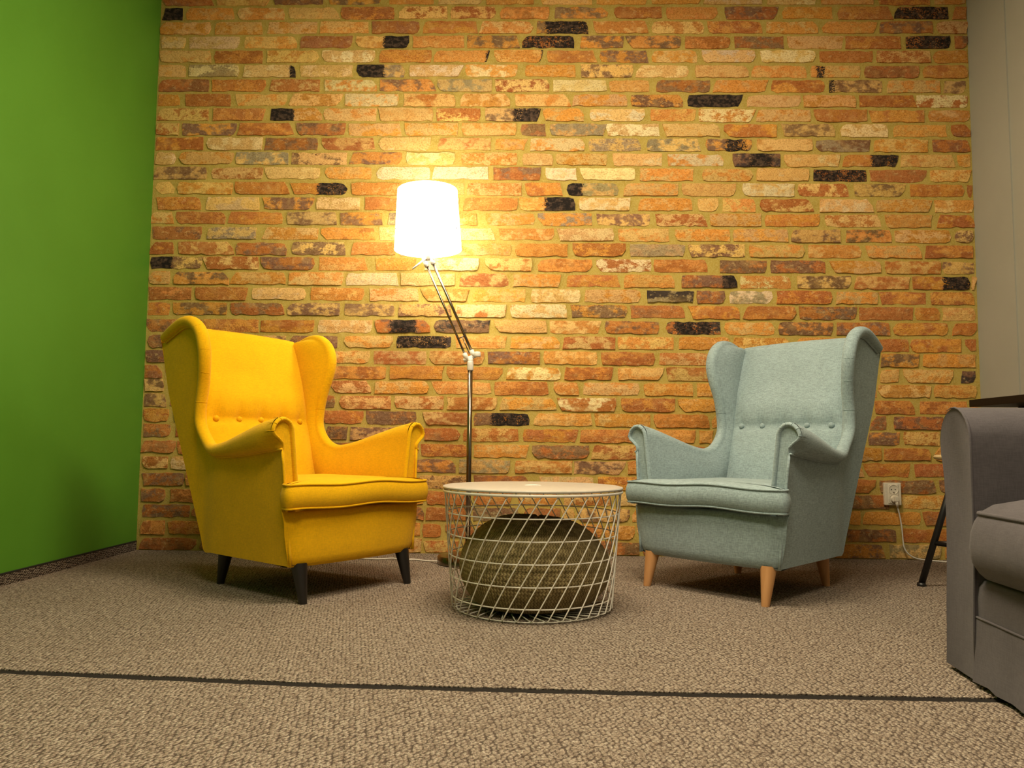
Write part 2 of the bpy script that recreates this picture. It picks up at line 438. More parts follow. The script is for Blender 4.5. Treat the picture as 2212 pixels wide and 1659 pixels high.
def brick_geo(x0, x1, z, hgt, R):
    """irregular proud face with its four flanks; returns verts, faces, fractions along the length"""
    w = x1 - x0
    nx = max(3, min(10, int(round(w / 0.030)) + 1))
    nz = 3
    z0, z1 = z - hgt / 2 + R.uniform(-.002, .002), z + hgt / 2 + R.uniform(-.002, .002)
    cut = [R.choice([0, 0, 0, .004, .007, .012]) for _ in range(4)]
    depth = R.uniform(-0.0025, 0.0035)
    fr, bk, fx = [], [], []
    slope = [R.choice([0, 0, 0, 0, .012, -.012]) * R.random() for _ in range(2)]
    for j in range(nz):
        for i in range(nx):
            u, t = i / (nx - 1), j / (nz - 1)
            x = x0 + w * u + R.uniform(-.003, .003)
            zz = z0 + (z1 - z0) * t
            if j == 0:
                zz += R.choice([R.uniform(-.0018, .0020), R.uniform(-.0015, .0022), R.uniform(-.003, .006)])
            elif j == nz - 1:
                zz += R.choice([R.uniform(-.0020, .0015), R.uniform(-.0015, .0015), R.uniform(-.005, .002)])
            if i == 0:
                x += slope[0] * (t - .5) * 2 + R.uniform(0, .003)
            if i == nx - 1:
                x += slope[1] * (t - .5) * 2 - R.uniform(0, .003)
            ci = {(0, 0): 0, (nx - 1, 0): 1, (0, nz - 1): 2, (nx - 1, nz - 1): 3}.get((i, j))
            if ci is not None:
                x += cut[ci] * (1 if i == 0 else -1)
                zz += cut[ci] * 0.55 * (1 if j == 0 else -1)
            edge = i in (0, nx - 1) or j in (0, nz - 1)
            y = D + depth + R.uniform(-.0012, .0012) + (0.0025 if edge else 0)
            fr.append((x, y, zz))
            fx.append(u)
    ring = [i for i in range(nx)] + [j * nx + nx - 1 for j in range(1, nz)] + [(nz - 1) * nx + i for i in range(nx - 2, -1, -1)] + [j * nx for j in range(nz - 2, 0, -1)]
    V = list(fr)
    F = []
    for j in range(nz - 1):
        for i in range(nx - 1):
            q = j * nx + i
            F.append((q, q + 1, q + nx + 1, q + nx))
    k = len(V)
    cxm, czm = (x0 + x1) / 2, z
    for i in ring:
        x, y, zz = fr[i]
        V.append((x + (.002 if x > cxm else -.002), D + .016, zz + (.0015 if zz > czm else -.0015)))
        fx.append(fx[i])
    m = len(ring)
    for a in range(m):
        b = (a + 1) % m
        F.append((ring[b], ring[a], k + a, k + b))
    return V, F, fx


def brick_mesh(name, items):
    V, F, CA, CB, PA, DK = [], [], [], [], [], []
    for (v, f, fx, ca, cb, amt, dk, thin) in items:
        k = len(V)
        V += v
        F += [tuple(i + k for i in q) for q in f]
        for u in fx:
            CA.append(ca)
            CB.append(cb)
            PA.append(amt)
            if dk is None:
                DK.append(0.0)
            else:
                e = 0.09
                a = min(1, max(0, (u - dk[0] + e) / (2 * e) if dk[0] > 0.03 else 1))
                b = min(1, max(0, (dk[1] + e - u) / (2 * e) if dk[1] < 0.97 else 1))
                DK.append(min(a, b) * thin)
    me = bpy.data.meshes.new(name)
    me.from_pydata(V, [], F)
    me.materials.append(M_BRICK)
    for nm, dat in (('col_a', CA), ('col_b', CB)):
        at = me.attributes.new(nm, 'FLOAT_COLOR', 'POINT')
        at.data.foreach_set('color', [c for q in dat for c in (q[0], q[1], q[2], 1.0)])
    for nm, dat in (('patch', PA), ('dark', DK)):
        at = me.attributes.new(nm, 'FLOAT', 'POINT')
        at.data.foreach_set('value', dat)
    me.update()
    o = bpy.data.objects.new(name, me)
    COL.objects.link(o)
    return o


wall_back = MB().box(XL - .1, XR + .1, D + .0078, D + .16, 0, ZC).build('wall_back', M_MORTAR, None, False)
tag(wall_back, 'back wall of reclaimed orange and tan bricks with recessed ochre mortar', kind='structure')


def hidden(x, z):
    return (-1.95 < x < -0.62 and z < 0.95 and x > -1.62) or (0.92 < x < 1.66 and z < 0.95) or (-.33 < x < .5 and z < 0.30) \
        or (-0.85 < x < -0.40 and z < 0.55) or (0.42 < x < 1.66 and z < 0.55) or (x > 1.98 and z < .55) or (-.60 < x < -.27 and 1.50 < z < 1.85)


cands, rest = [], []
RB = random.Random(5)
rows = [l.split() for l in BRICKS]
top = []
for e in (1, 2):                                  # two courses above the picture, up to the ceiling
    row = []
    x = XL + 0.004 - (0.13 if e == 1 else 0)
    while x < XR - .03:
        x1 = min(x + 0.262, XR - .003)
        row.append('%d,%d,%d,%s' % (max(x, XL + .004) * 1000, x1 * 1000, (2.874 + 0.0788 * e) * 1000, RB.choice(['o', 'l', 'r', 'ol', 'ro']) + '*'))
        x = x1 + .019
    top.append(row)
for row in top[::-1] + rows:
    for tok in row:
        q = tok.split(',')
        x0, x1, z = (int(q[0]) / 1000, int(q[1]) / 1000, int(q[2]) / 1000)
        code = q[3].rstrip('*')
        thin = 0.66 if len(code) > 1 and code[1] in 'bkr' else 0.86
        dk = (int(q[4]) / 100, int(q[5]) / 100) if len(q) > 4 else None
        hgt = 0.0645 + RB.uniform(-.002, .002)
        if z - hgt / 2 < 0.004:
            hgt = 2 * (z - 0.004)
        v, f, fx = brick_geo(x0, x1, z, hgt, RB)

        def vary(c):
            s = RB.uniform(0.86, 1.14)
            g = RB.uniform(0.93, 1.07)
            return (c[0] * s, c[1] * s * g, c[2] * s * RB.uniform(0.85, 1.15))
        ca = vary(PAL[code[0]])
        if code[0] == 'k':
            ca, dk = PAL['b'], (dk or (0.0, 1.0))
            ca = PAL['r'] if 'r' in code else PAL['b']
            thin = 0.60 if 'r' in code else 0.92
        cb = PAL[code[1]] if len(code) > 1 else None
        if cb is None:
            nb = {'o': 'lr', 'l': 'ow', 'w': 'l', 'r': 'ob', 'b': 'r', 'g': 'l', 'k': 'b'}[code[0]]
            cb = tuple(0.45 * i + 0.55 * j for i, j in zip(PAL[code[0]], PAL[RB.choice(nb)]))
            amt = RB.uniform(0.40, 0.52)
        else:
            amt = RB.uniform(0.46, 0.56)
        if cb == PAL['k']:
            cb = (0.07, 0.05, 0.04)
        cb = vary(cb)
        item = (v, f, fx, ca, cb, amt, dk, thin)
        if '*' in q[3] or hidden((x0 + x1) / 2, z):
            rest.append(item)
        else:
            cands.append((x1 - x0, item))
cands.sort(key=lambda c: -c[0])
for w_, it in cands[:300]:
    o = brick_mesh('brick', [it])
    o.parent = wall_back
rest += [it for w_, it in cands[300:]]
o = brick_mesh('brick_infill', rest)
o.parent = wall_back
tag(o, kind='stuff')


def mat_paint(name, a, b, bs=0.12, rough=0.7, spec=0.25):
    t = NT(name)
    p = t.pos()
    n = t.noise(p, 2.5, 3).outputs[0]
    n2 = t.noise(p, 260, 3).outputs[0]
    return t.done(t.mix(t.ramp(n, .3, .7), a, b), rough, spec, t.bump(n2, bs, 0.0008))


M_GREEN = mat_paint('green_paint', (0.085, 0.250, 0.018), (0.092, 0.268, 0.021), 0.15, 0.55, 0.3)
M_GREY = mat_paint('grey_paint', (0.36, 0.345, 0.29), (0.38, 0.365, 0.31), 0.12)
M_CEIL = mat_paint('ceiling_paint', (0.70, 0.68, 0.63), (0.72, 0.70, 0.66))
w = MB().box(XL - .15, XL, -1.6, D + .012, 0, ZC).build('wall_left', M_GREEN, None, False)
tag(w, 'plain bright green painted side wall', kind='structure')
mb = MB().box(XR, XR + .15, 3.628, D + .012, 0, ZC)
w = mb.build('wall_right', M_GREY, None, False)
tag(w, 'grey painted side wall with a narrow pier beside the bricks', kind='structure')
MB().box(XR + .006, XR + .15, -1.6, 3.629, 0, ZC).build('wall_panel', M_GREY, w, False)
w = MB().box(XL - .15, XR + .15, -1.6, D + .16, ZC, ZC + .1).build('ceiling', M_CEIL, None, False)
tag(w, 'white ceiling above the seating corner', kind='structure')


def mat_carpet(name, rot, dark=1.0):
    t = NT(name)
    mp = t.n('ShaderNodeMapping')
    t.l(t.pos(), mp.inputs[0])
    mp.inputs['Rotation'].default_value = rot
    v = mp.outputs[0]
    # loops stand in a slanted lattice: rows run two ways across the room
    P = 0.0125
    wob = t.noise(v, 30, 1).outputs[0]
    k_ = []
    for vec in ((-.971 / P, .807 / P, 0), (1.229 / P, .277 / P, 0)):
        d_ = t.n('ShaderNodeVectorMath', _operation='DOT_PRODUCT')
        t.l(v, d_.inputs[0])
        d_.inputs[1].default_value = vec
        k_.append(t.math('ADD', d_.outputs['Value'], t.math('MULTIPLY', wob, .8)))
    cb_ = t.n('ShaderNodeCombineXYZ')
    t.l(k_[0], cb_.inputs[0])
    t.l(k_[1], cb_.inputs[1])
    vo = t.n('ShaderNodeTexVoronoi', _voronoi_dimensions='2D', Scale=1.0, Randomness=0.5)
    t.l(cb_.outputs[0], vo.inputs['Vector'])
    vf = t.n('ShaderNodeTexVoronoi', Scale=230.0, Randomness=1.0)
    t.l(v, vf.inputs['Vector'])
    dist = vo.outputs['Distance']
    sp = t.n('ShaderNodeSeparateColor')
    t.l(vf.outputs['Color'], sp.inputs[0])
    sq = t.n('ShaderNodeSeparateColor')
    t.l(vo.outputs['Color'], sq.inputs[0])
    n2 = t.noise(v, 3.0, 2).outputs[0]
    yarn = t.ramp(sp.outputs[0], 0.0, 1.0)
    c = t.mix(yarn, (0.190, 0.142, 0.112), (0.46, 0.380, 0.300))
    c = t.mix(t.ramp(sp.outputs[1], 0.80, 0.95, 0, .6), c, (0.60, 0.53, 0.43))
    c = t.mix(t.ramp(sq.outputs[0], 0.2, 1.0, 0.0, 0.35), c, (0.25, 0.185, 0.130))
    c = t.mix(t.ramp(dist, 0.36, 0.66, 0, .9), c, (0.080, 0.058, 0.046))  # shadow in the gaps between loops, painted into the colour
    c = t.mix(t.ramp(n2, 0.3, 0.7, 0.0, 0.14), c, (0.20, 0.150, 0.105))
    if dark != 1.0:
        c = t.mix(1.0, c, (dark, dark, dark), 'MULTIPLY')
    h = t.math('SUBTRACT', t.math('MULTIPLY', vf.outputs['Distance'], -0.35), dist)
    return t.done(c, 0.95, 0.08, t.bump(h, 1.0, 0.008))


M_CARPET = mat_carpet('carpet_loops', (0, 0, 0))
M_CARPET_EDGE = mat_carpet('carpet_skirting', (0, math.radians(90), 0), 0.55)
M_UNDER = plain('dark_underlay', (0.020, 0.017, 0.015), 0.9, 0.1)
fl = MB().box(XL - .15, XR + .15, -1.6, D + .16, -.10, -.0035).build('floor', M_UNDER, None, False)
tag(fl, 'floor laid with brown and beige looped carpet in two sheets', kind='structure')


def seam(x):                                           # line of the open joint between the two sheets
    return float(np.interp(x, [-1.95, -1.231, -0.449, 0.273, 1.015, 2.27], [1.925, 1.866, 1.799, 1.776, 1.769, 1.77]))


RS = random.Random(3)
far_, near_ = MB(), MB()
xs = list(np.arange(XL, XR + .001, 0.02))
for m_, sgn in ((far_, 1), (near_, -1)):
    e = [seam(x) + sgn * 0.0165 + RS.uniform(-.0022, .0022) for x in xs]
    end = D + .009 if sgn > 0 else -1.6
    P = [[(x, y, -.0034) for x, y in zip(xs, e)], [(x, y, -.001) for x, y in zip(xs, e)],
         [(x, y + sgn * .003, 0) for x, y in zip(xs, e)], [(x, end, 0) for x in xs]]
    m_.grid(P, flip=(sgn < 0))
far_.build('carpet_sheet', M_CARPET, fl, False)
near_.build('carpet_sheet', M_CARPET, fl, False)
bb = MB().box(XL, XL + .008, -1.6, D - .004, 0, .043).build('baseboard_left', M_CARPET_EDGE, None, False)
tag(bb, 'carpet covered skirting under the green wall', kind='structure')
MB().box(XL, XL + .0095, -1.6, D - .004, .0432, .0475).build('capping_strip', plain('black_rubber', (0.015, 0.014, 0.013), 0.6), bb, False)


# ------------------------------------------------------------------ wing armchair
# right side (+x) control rows along the edge roll, from the arm front to the back corner at the top:
#   centre x,y,z | half width across, half height | inner foot x,y,z | outer foot x,y,z
SIDE = [
    (0.330, -0.345, 0.575, .048, .056, .252, -.345, .330, .297, -.366, .125),
    (0.327, -0.255, 0.562, .045, .051, .252, -.255, .330, .291, -.27, .125),
    (0.318, -0.130, 0.538, .038, .041, .252, -.130, .330, .282, -.14, .125),
    (0.308, -0.010, 0.518, .030, .029, .252, -.010, .340, .273, .00, .125),
    (0.301, 0.085, 0.513, .026, .023, .252, .085, .360, .262, .13, .125),
    (0.290, 0.148, 0.545, .024, .020, .250, .170, .400, .249, .206, .125),
    (0.290, 0.197, 0.610, .023, .019, .250, .230, .520, .2535, .224, .18),
    (0.292, 0.199, 0.680, .023, .019, .250, .265, .630, .260, .251, .26),
    (0.294, 0.183, 0.760, .024, .020, .252, .290, .730, .267, .278, .34),
    (0.306, 0.163, 0.840, .025, .021, .253, .320, .820, 0.275, .311, .44),
    (0.314, 0.159, 0.905, .026, .022, .254, .345, .890, 0.284, .345, .54),
    (0.316, 0.183, 0.966, .026, .022, .254, .365, .945, 0.293, .379, .64),
    (0.316, 0.235, 1.003, .026, .022, .254, .375, .975, 0.300, .409, .73),
    (0.315, 0.300, 1.008, .025, .022, .254, .385, .985, 0.300, .436, .81),
    (0.312, 0.372, 0.986, .023, .022, .254, .400, .985, 0.300, .459, .88),
    (0.304, 0.450, 0.958, .020, .020, .254, .455, .955, 0.300, .478, .94),
]
NS = 76
ISEAM = 36            # the seam across the waist between arm and wing


def side_sections():
    C = crom(SIDE, NS)
    ctr = C[:, :3]
    T = np.gradient(ctr[:, 1:3], axis=0)
    T /= np.linalg.norm(T, axis=1)[:, None]
    for _ in range(3):
        T[1:-1] = (T[:-2] + 2 * T[1:-1] + T[2:]) / 4
    T /= np.linalg.norm(T, axis=1)[:, None]
    Nn = np.stack([-T[:, 1], T[:, 0]], 1)
    secs, inn, out = [], [], []
    phis = np.radians(np.linspace(180, -104, 19))
    for i in range(NS):
        x, y, z, ro, rn = C[i, :5]
        s = []
        for ph in phis:
            c, sn = math.cos(ph), math.sin(ph)
            dg_ = math.degrees(ph)
            if dg_ < 5:                      # pinched in under the scroll right at the front
                k_ = min(1, (5 - dg_) / 55)
                k_ = k_ * k_ * (3 - 2 * k_) * max(0, 1 - i / 5) ** 1.3
                c = c * (1 - k_) + .06 * k_
            s.append((x + ro * c, y + Nn[i, 0] * rn * sn, z + Nn[i, 1] * rn * sn))
        secs.append(s)
        inn.append(C[i, 5:8])
        out.append(C[i, 8:11])
    return secs, inn, out


SECS, INN, OUT = side_sections()


def mir(pts, s):
    return [(p[0] * s, p[1], p[2]) for p in pts]


def lerp(a, b, t):
    return tuple(a[k] + (b[k] - a[k]) * t for k in range(3))


def offset_poly(P, d):
    """offset an open (x,z) polyline to its right-hand side, running out towards its outer end"""
    out = []
    d0 = d
    for i in range(len(P)):
        d = d0 * float(np.interp(i, [0, 12, 18, 23, 30], [.85, .85, .6, .12, .05]))
        a, b = P[max(i - 1, 0)], P[min(i + 1, len(P) - 1)]
        t = np.array([b[0] - a[0], b[1] - a[1]])
        t /= np.linalg.norm(t) + 1e-9
        n = np.array([t[1], -t[0]])
        out.append((P[i][0] + n[0] * d, P[i][1] + n[1] * d))
    return out


def back_y(z):
    return float(np.interp(z, [.30, .40, .635, .80, .93, .99], [.145, .165, .232, .272, .322, .350]))


def make_armchair(name, label, loc, rz, M_F, M_L, leg_label):
    root = empty(name, loc, rz)
    tag(root, label, 'armchair', 'wing armchairs on either side of the wire table')
    for s in (1, -1):
        fl_ = s < 0
        # arm: inner face, scroll and front roll
        for nm, i0, i1 in (('armrest', 0, ISEAM), ('wing', ISEAM, NS - 1)):
            P = []
            for i in range(i0, i1 + 1):
                row = [lerp(INN[i], SECS[i][0], t) for t in (0, .2, .4, .6, .8, .93)]
                # the inner upholstery is a little padded
                pf_ = .012 * min(1, (i / 9) ** 2)
                row = [(p[0] - pf_ * math.sin(math.pi * t), p[1], p[2]) for p, t in zip(row, (0, .2, .4, .6, .8, .93))]
                row += SECS[i]
                P.append(mir(row, s))
            m = MB().grid(P, flip=not fl_)
            if nm == 'armrest':
                # rounded border towards the front
                base = [(INN[0][0], .20)] + [(p[0], p[2]) for p in ([lerp(INN[0], SECS[0][0], t) for t in (.1, .4, .7, .93)] + SECS[0])]
                lowx = OUT[0][0] + (SECS[0][-1][0] - OUT[0][0]) * .18
                base += [(SECS[0][-1][0] + (lowx - SECS[0][-1][0]) * t, SECS[0][-1][2] + (.20 - SECS[0][-1][2]) * t) for t in (.04, .3, .6, 1)]
                yb = -.345
                rings = []
                for d, dy in ((0, 0), (.002, -.006), (.007, -.0105), (.013, -.010), (.018, -.004), (.0195, .004)):
                    q = offset_poly(base, d)
                    rings.append(mir([(x, yb + dy, z) for x, z in q], s))
                m.grid(rings, flip=fl_)
                facing = offset_poly(base, .019)
                fv = mir([(x, yb + .001, z) for x, z in facing], s)
            ob = m.build(nm, M_F, root)
            if nm == 'armrest':
                f = MB().add(fv, [tuple(range(len(fv))) if fl_ else tuple(reversed(range(len(fv))))])
                autosmooth(f.build('arm_facing', M_F, ob), 30)
                # small pleats gathered round the top of the front roll
                for k in (7, 9, 11, 13, 15):
                    bi = k + 1
                    pl = []
                    for d, dy in ((.0, .030), (.0, .012), (.0015, -.0055), (.0065, -.0108), (.0125, -.0105), (.017, -.005)):
                        q = offset_poly(base, d - .0004)
                        pl.append((q[bi][0] * s, yb + dy, q[bi][1]))
                    MB().tube(pl, [.0004, .0009, .0011, .0011, .001, .0006], 5).build('pleat', M_F, ob)
            else:
                for k in (0.20, 0.34, 0.52, 0.62):
                    i = ISEAM + int(k * (NS - 1 - ISEAM))
                    pl = [tuple(np.array(mir([SECS[i][j]], s)[0]) * 1.0) for j in (3, 5, 7, 9, 11)]
                    MB().tube(pl, [.0004, .0012, .0014, .0012, .0004], 5).build('pleat', M_F, ob)
        # seam round the waist
        i = ISEAM
        MB().tube(mir([lerp(INN[i], SECS[i][0], t) for t in (.5, .8)] + SECS[i][1:13], s), .0011, 5).build('waist_seam', M_F, root)
        # outer panel
        P = []
        for i in range(NS):
            e = SECS[i][-1]
            P.append(mir([lerp(e, OUT[i], t) for t in (0, .08, .2, .4, .6, .8, .93, 1)], s))
        pan = MB().grid(P, flip=fl_).build('outer_side', M_F, root)
        # welt under the roll
        MB().tube(mir([(SECS[i][-1][0] + .005, SECS[i][-1][1], SECS[i][-1][2] - .001) for i in range(NS)], s), .0044, 7).build('welt', M_F, pan)
        # front seam of the panel, rounded over to the facing
        seamp = mir([lerp((SECS[0][-1][0] - .001, -.349, SECS[0][-1][2]), (OUT[0][0] + .001, -.369, .125), t) for t in np.linspace(0, 1, 9)], s)
        MB().tube(seamp, .005, 8).build('front_seam', M_F, pan)

    # inner back, tufted along one line
    xs = np.linspace(-1, 1, 49)
    vs = list(np.linspace(.33, .978, 44))
    P = []
    bx = [-.205, -.1025, 0, .1025, .205]
    zb = .635
    for z in vs:
        row = []
        for u in xs:
            x = u * (.262 + .004 * (z - .4))
            side = 1 - abs(u) ** 6
            puff = .020 * side * (1 - .3 * abs(u))
            crease = math.exp(-((z - zb) / .016) ** 2) * .011
            above = math.exp(-((z - zb) / .10) ** 2) if z > zb else 0
            tuft = sum(math.exp(-((x - b) / .017) ** 2 - ((z - zb) / (.050 if z > zb else .018)) ** 2) for b in bx) * .010
            low = -.010 * math.exp(-((z - .52) / .09) ** 2) * side
            up = -.017 * math.exp(-((z - .715) / .065) ** 2) * side
            row.append((x, back_y(z) - puff + crease * side + tuft + low + up + .006 * (1 - side), z))
        P.append(row)
    # over the top and down to the rear edge
    for ang, yy, zz in ((0, .350, .993), (1, .368, 1.002), (2, .392, 1.004), (3, .425, .997), (4, .455, .978), (5, .468, .95)):
        row = []
        for u in xs:
            crown = .006 * (1 - u * u)
            row.append((u * .268, yy - .010 * (1 - abs(u) ** 6) * (1 - ang / 5), zz + crown))
        P.append(row)
    bk = MB().grid(P).build('backrest', M_F, root)
    for b in bx:
        y0 = back_y(zb) - .020 * (1 - .3 * abs(b / .262)) + .0115
        prof = [(.0001, -.0075), (.006, -.0068), (.0100, -.0040), (.0118, 0), (.0105, .012)]
        bm_ = MB()
        n = 16
        rings = [[(b + r * math.cos(k * 2 * math.pi / n), y0 - .004 + h, zb + r * math.sin(k * 2 * math.pi / n)) for k in range(n)] for r, h in prof]
        bm_.grid(rings, close_v=True, flip=True)
        bm_.build('button', M_F, bk)
    # rear panel
    P = []
    for t in np.linspace(0, 1, 14):
        z = .125 + (.952 - .125) * t
        hw = float(np.interp(z, [.125, .54, .95], [.249, .284, .304]))
        y = float(np.interp(z, [.125, .54, .95], [.206, .345, .478]))
        P.append([(u * hw, y + .012 * (1 - u ** 4), z) for u in np.linspace(-1, 1, 15)])
    MB().grid(P, flip=True).build('rear_panel', M_F, root)
    # underside
    ol = [(.297, -.366), (.292, -.28), (.272, .0), (.249, .206)]
    ol = ol + [(-x, y) for x, y in reversed(ol)]
    MB().add([(x, y, .128) for x, y in ol], [tuple(reversed(range(len(ol))))]).build('underside', plain('black_lining', (.02, .02, .02), .9), root, False)
    # bowed apron below the cushion
    prof = [(.200, .245, .318), (.030, .300, .318), (.014, .328, .314), (.004, .331, .306), (.000, .325, .27), (.000, .322, .23), (.001, .314, .19),
            (.002, .306, .155), (.005, .300, .135), (.013, .295, .122), (.030, .290, .119), (.09, .285, .122)]
    P = []
    for dy, hw, z in prof:
        row = []
        for u in np.linspace(-1, 1, 31):
            bow = .026 * (1 - abs(u) ** 2.4) * max(0, 1 - dy / .1)
            rnd_ = .012 * abs(u) ** 14
            row.append((u * hw, -.374 - bow + dy + rnd_, z))
        P.append(row)
    MB().grid(P, flip=True).build('front_apron', M_F, root)
    # seat cushion with ears in front of the arms
    oln = []

    def arc(cx, cy, r, a0, a1, n=6):
        for k in range(n + 1):
            a = math.radians(a0 + (a1 - a0) * k / n)
            oln.append((cx + r * math.cos(a), cy + r * math.sin(a)))
    arc(.338 - .02, -.352 - .012, .012, 0, 60, 3)
    oln.append((.262, -.349))
    oln.append((.247, -.340))
    for y in (-.30, -.2, -.1, 0, .08):
        oln.append((.246, y))
    arc(.246 - .03, .13 - .03, .03, 0, 90, 4)
    half = oln[:]
    front = []
    for k in range(13):
        u = k / 12
        front.append((u * .322, -.405 - .018 * (1 - u ** 2.2)))
    fr_corner = []
    for k in range(1, 6):
        a = math.radians(-90 + 80 * k / 5)
        fr_corner.append((.322 + .018 * math.cos(a), -.387 + .018 * math.sin(a)))
    right_half = front + fr_corner + half
    outline = right_half + [(-x, y) for x, y in reversed(right_half[1:])]
    n = len(outline)
    O = np.array(outline)

    def inward(d):
        res = []
        for i in range(n):
            a, b = O[i - 1], O[(i + 1) % n]
            t = (b - a) / (np.linalg.norm(b - a) + 1e-9)
            nn = np.array([-t[1], t[0]])
            res.append(O[i] + nn * d)
        return res

    def wav(p):
        return .0035 * math.sin(p[0] * 17 + .6) * (1 if p[1] < -.3 else 0) + .006 * (abs(p[0]) / .34) ** 2 * (-1 if p[1] < -.3 else 0)
    ZB, ZT = .322, .402
    rings = []
    for d, z in ((.06, ZB - .004), (.012, ZB - .003), (.002, ZB), (-.006, ZB + .012), (-.011, ZB + .035), (-.010, ZT - .028), (-.005, ZT - .010), (.001, ZT), (.008, ZT + .004), (.020, ZT + .007)):
        rings.append([(p[0], p[1], z + wav(o_)) for p, o_ in zip(inward(d), outline)])
    c0 = np.array((0, -.30))
    in20 = inward(.020)
    for k, z in ((.93, ZT + .010), (.82, ZT + .012), (.6, ZT + .013), (.3, ZT + .014), (.02, ZT + .014)):
        rings.append([(c0[0] + (p[0] - c0[0]) * k, c0[1] + (p[1] - c0[1]) * k, z + wav(o_) * k * k) for p, o_ in zip(in20, outline)])
    cu = MB().grid(rings, close_v=True).build('seat_cushion', M_F, root)
    for d, z in ((.000, ZT + .001), (.001, ZB + .002)):
        MB().tube([(p[0], p[1], z + wav(o_)) for p, o_ in zip(inward(d - .0015), outline)], .0042, 7, closed=True).build('piping', M_F, cu)
    # legs
    for (x, y, tx, ty) in ((.254, -.385, .250, -.352), (-.254, -.385, -.250, -.352), (.197, .169, .188, .150), (-.197, .169, -.188, .150)):
        m = MB()
        pr = [(.0135, 0), (.0145, .003), (.029, .135)]
        n = 20
        rings = []
        for r, z in pr:
            t = z / .135
            rings.append([(x + (tx - x) * t + r * math.cos(k * 2 * math.pi / n), y + (ty - y) * t + r * math.sin(k * 2 * math.pi / n), z) for k in range(n)])
        m.grid(rings, close_v=True)
        m.f.append(tuple(reversed(range(n))))
        lg = autosmooth(m.build('leg', M_L, root), 50)
        lg['label'] = leg_label
    return root


def mat_beech():
    t = NT('beech_wood')
    v = t.coords('Object', (60, 60, 3))
    n = t.noise(v, 1.0, 3).outputs[0]
    return t.done(t.mix(t.ramp(n, .3, .7), (.52, .255, .095), (.60, .31, .125)), .45, .4)


M_YEL = fabric('yellow_fabric', (.79, .428, .002), .08, 900, .25, .06, .05)
M_BLU = fabric('grey_blue_fabric', (.312, .402, .425), .16, 760, .35, .12, .05)
make_armchair('wing_armchair', 'yellow wing armchair with black tapered legs beside the green wall', (-.9195, 3.1055, 0), .9647, M_YEL,
              plain('black_stain', (.012, .010, .009), .35), 'black tapered leg')
make_armchair('wing_armchair', 'pale grey-blue wing armchair with light wooden legs near the wall socket', (.9318, 3.1908, 0), -.8194, M_BLU,
              mat_beech(), 'light wooden tapered leg')


# ------------------------------------------------------------------ wire basket table
M_LID = plain('cream_lacquer_dimmed', (.56, .52, .455), .28, .5)  # same white lacquer as the wires, darkened to offset the strong overhead light
M_WHITE = plain('cream_lacquer_lit', (.82, .78, .69), .30, .5)  # same lacquer, the light caught by the wires put into a paler colour
TX, TY = .024, 2.680
tb = empty('wire_basket_table', (TX, TY, 0))
tag(tb, 'round white wire basket table with a closed lid between the two armchairs', 'table')
RT, RBs, HT = .294, .264, .384


def rad(z):
    return RBs + (RT - RBs) * z / HT


m = MB().lathe([(.001, .395), (.286, .395), (.300, .3955), (.3045, .398), (.305, .401), (.303, .404), (.297, .4055), (.001, .4055)], 96, cap0=False, cap1=False)
lid = autosmooth(m.build('table_lid', M_LID, tb), 35)
# finger slot with a raised lip
pth = [(-.028 + .007 * k, .010 - .0012 * (k - 4) ** 2 * .35, .4058) for k in range(9)]
MB().tube(pth, [.001, .002, .0028, .003, .003, .003, .0028, .002, .001], 8).build('finger_grip', M_WHITE, lid)
MB().tube([(.3005 * math.cos(a), .3005 * math.sin(a), .3885) for a in np.linspace(0, 2 * math.pi, 97)[:-1]], .0048, 8, closed=True).build('rim_ring', M_WHITE, tb)
for z in (.318, .249, .180, .111, .045):
    r = rad(z)
    MB().tube([(r * math.cos(a), r * math.sin(a), z) for a in np.linspace(0, 2 * math.pi, 73)[:-1]], .0022, 6, closed=True).build('wire_ring', M_WHITE, tb)
for r, z in ((.252, .0035), (.10, .0035)):
    MB().tube([(r * math.cos(a), r * math.sin(a), z) for a in np.linspace(0, 2 * math.pi, 73)[:-1]], .0022, 6, closed=True).build('base_ring', M_WHITE, tb)
NW = 36
TW = math.radians(45)
wire_path = []
for t in np.linspace(1, 0, 15):
    z = .010 + (.390 - .010) * t
    a = -TW / 2 + TW * t
    r = rad(z) + .0035
    wire_path.append((r * math.cos(a), r * math.sin(a), z))
for r, da in ((.258, .02), (.245, .05), (.17, .22), (.10, .42)):
    a = -TW / 2 - da
    wire_path.append((r * math.cos(a), r * math.sin(a), .0075 if r < .25 else .0055))
w0 = MB().tube(wire_path, .0021, 6).build('wire', M_WHITE, tb)
w0.rotation_euler.z = .05
for k in range(1, NW):
    o = w0.copy()
    COL.objects.link(o)
    o.parent = tb
    o.rotation_euler.z = .05 + 2 * math.pi * k / NW


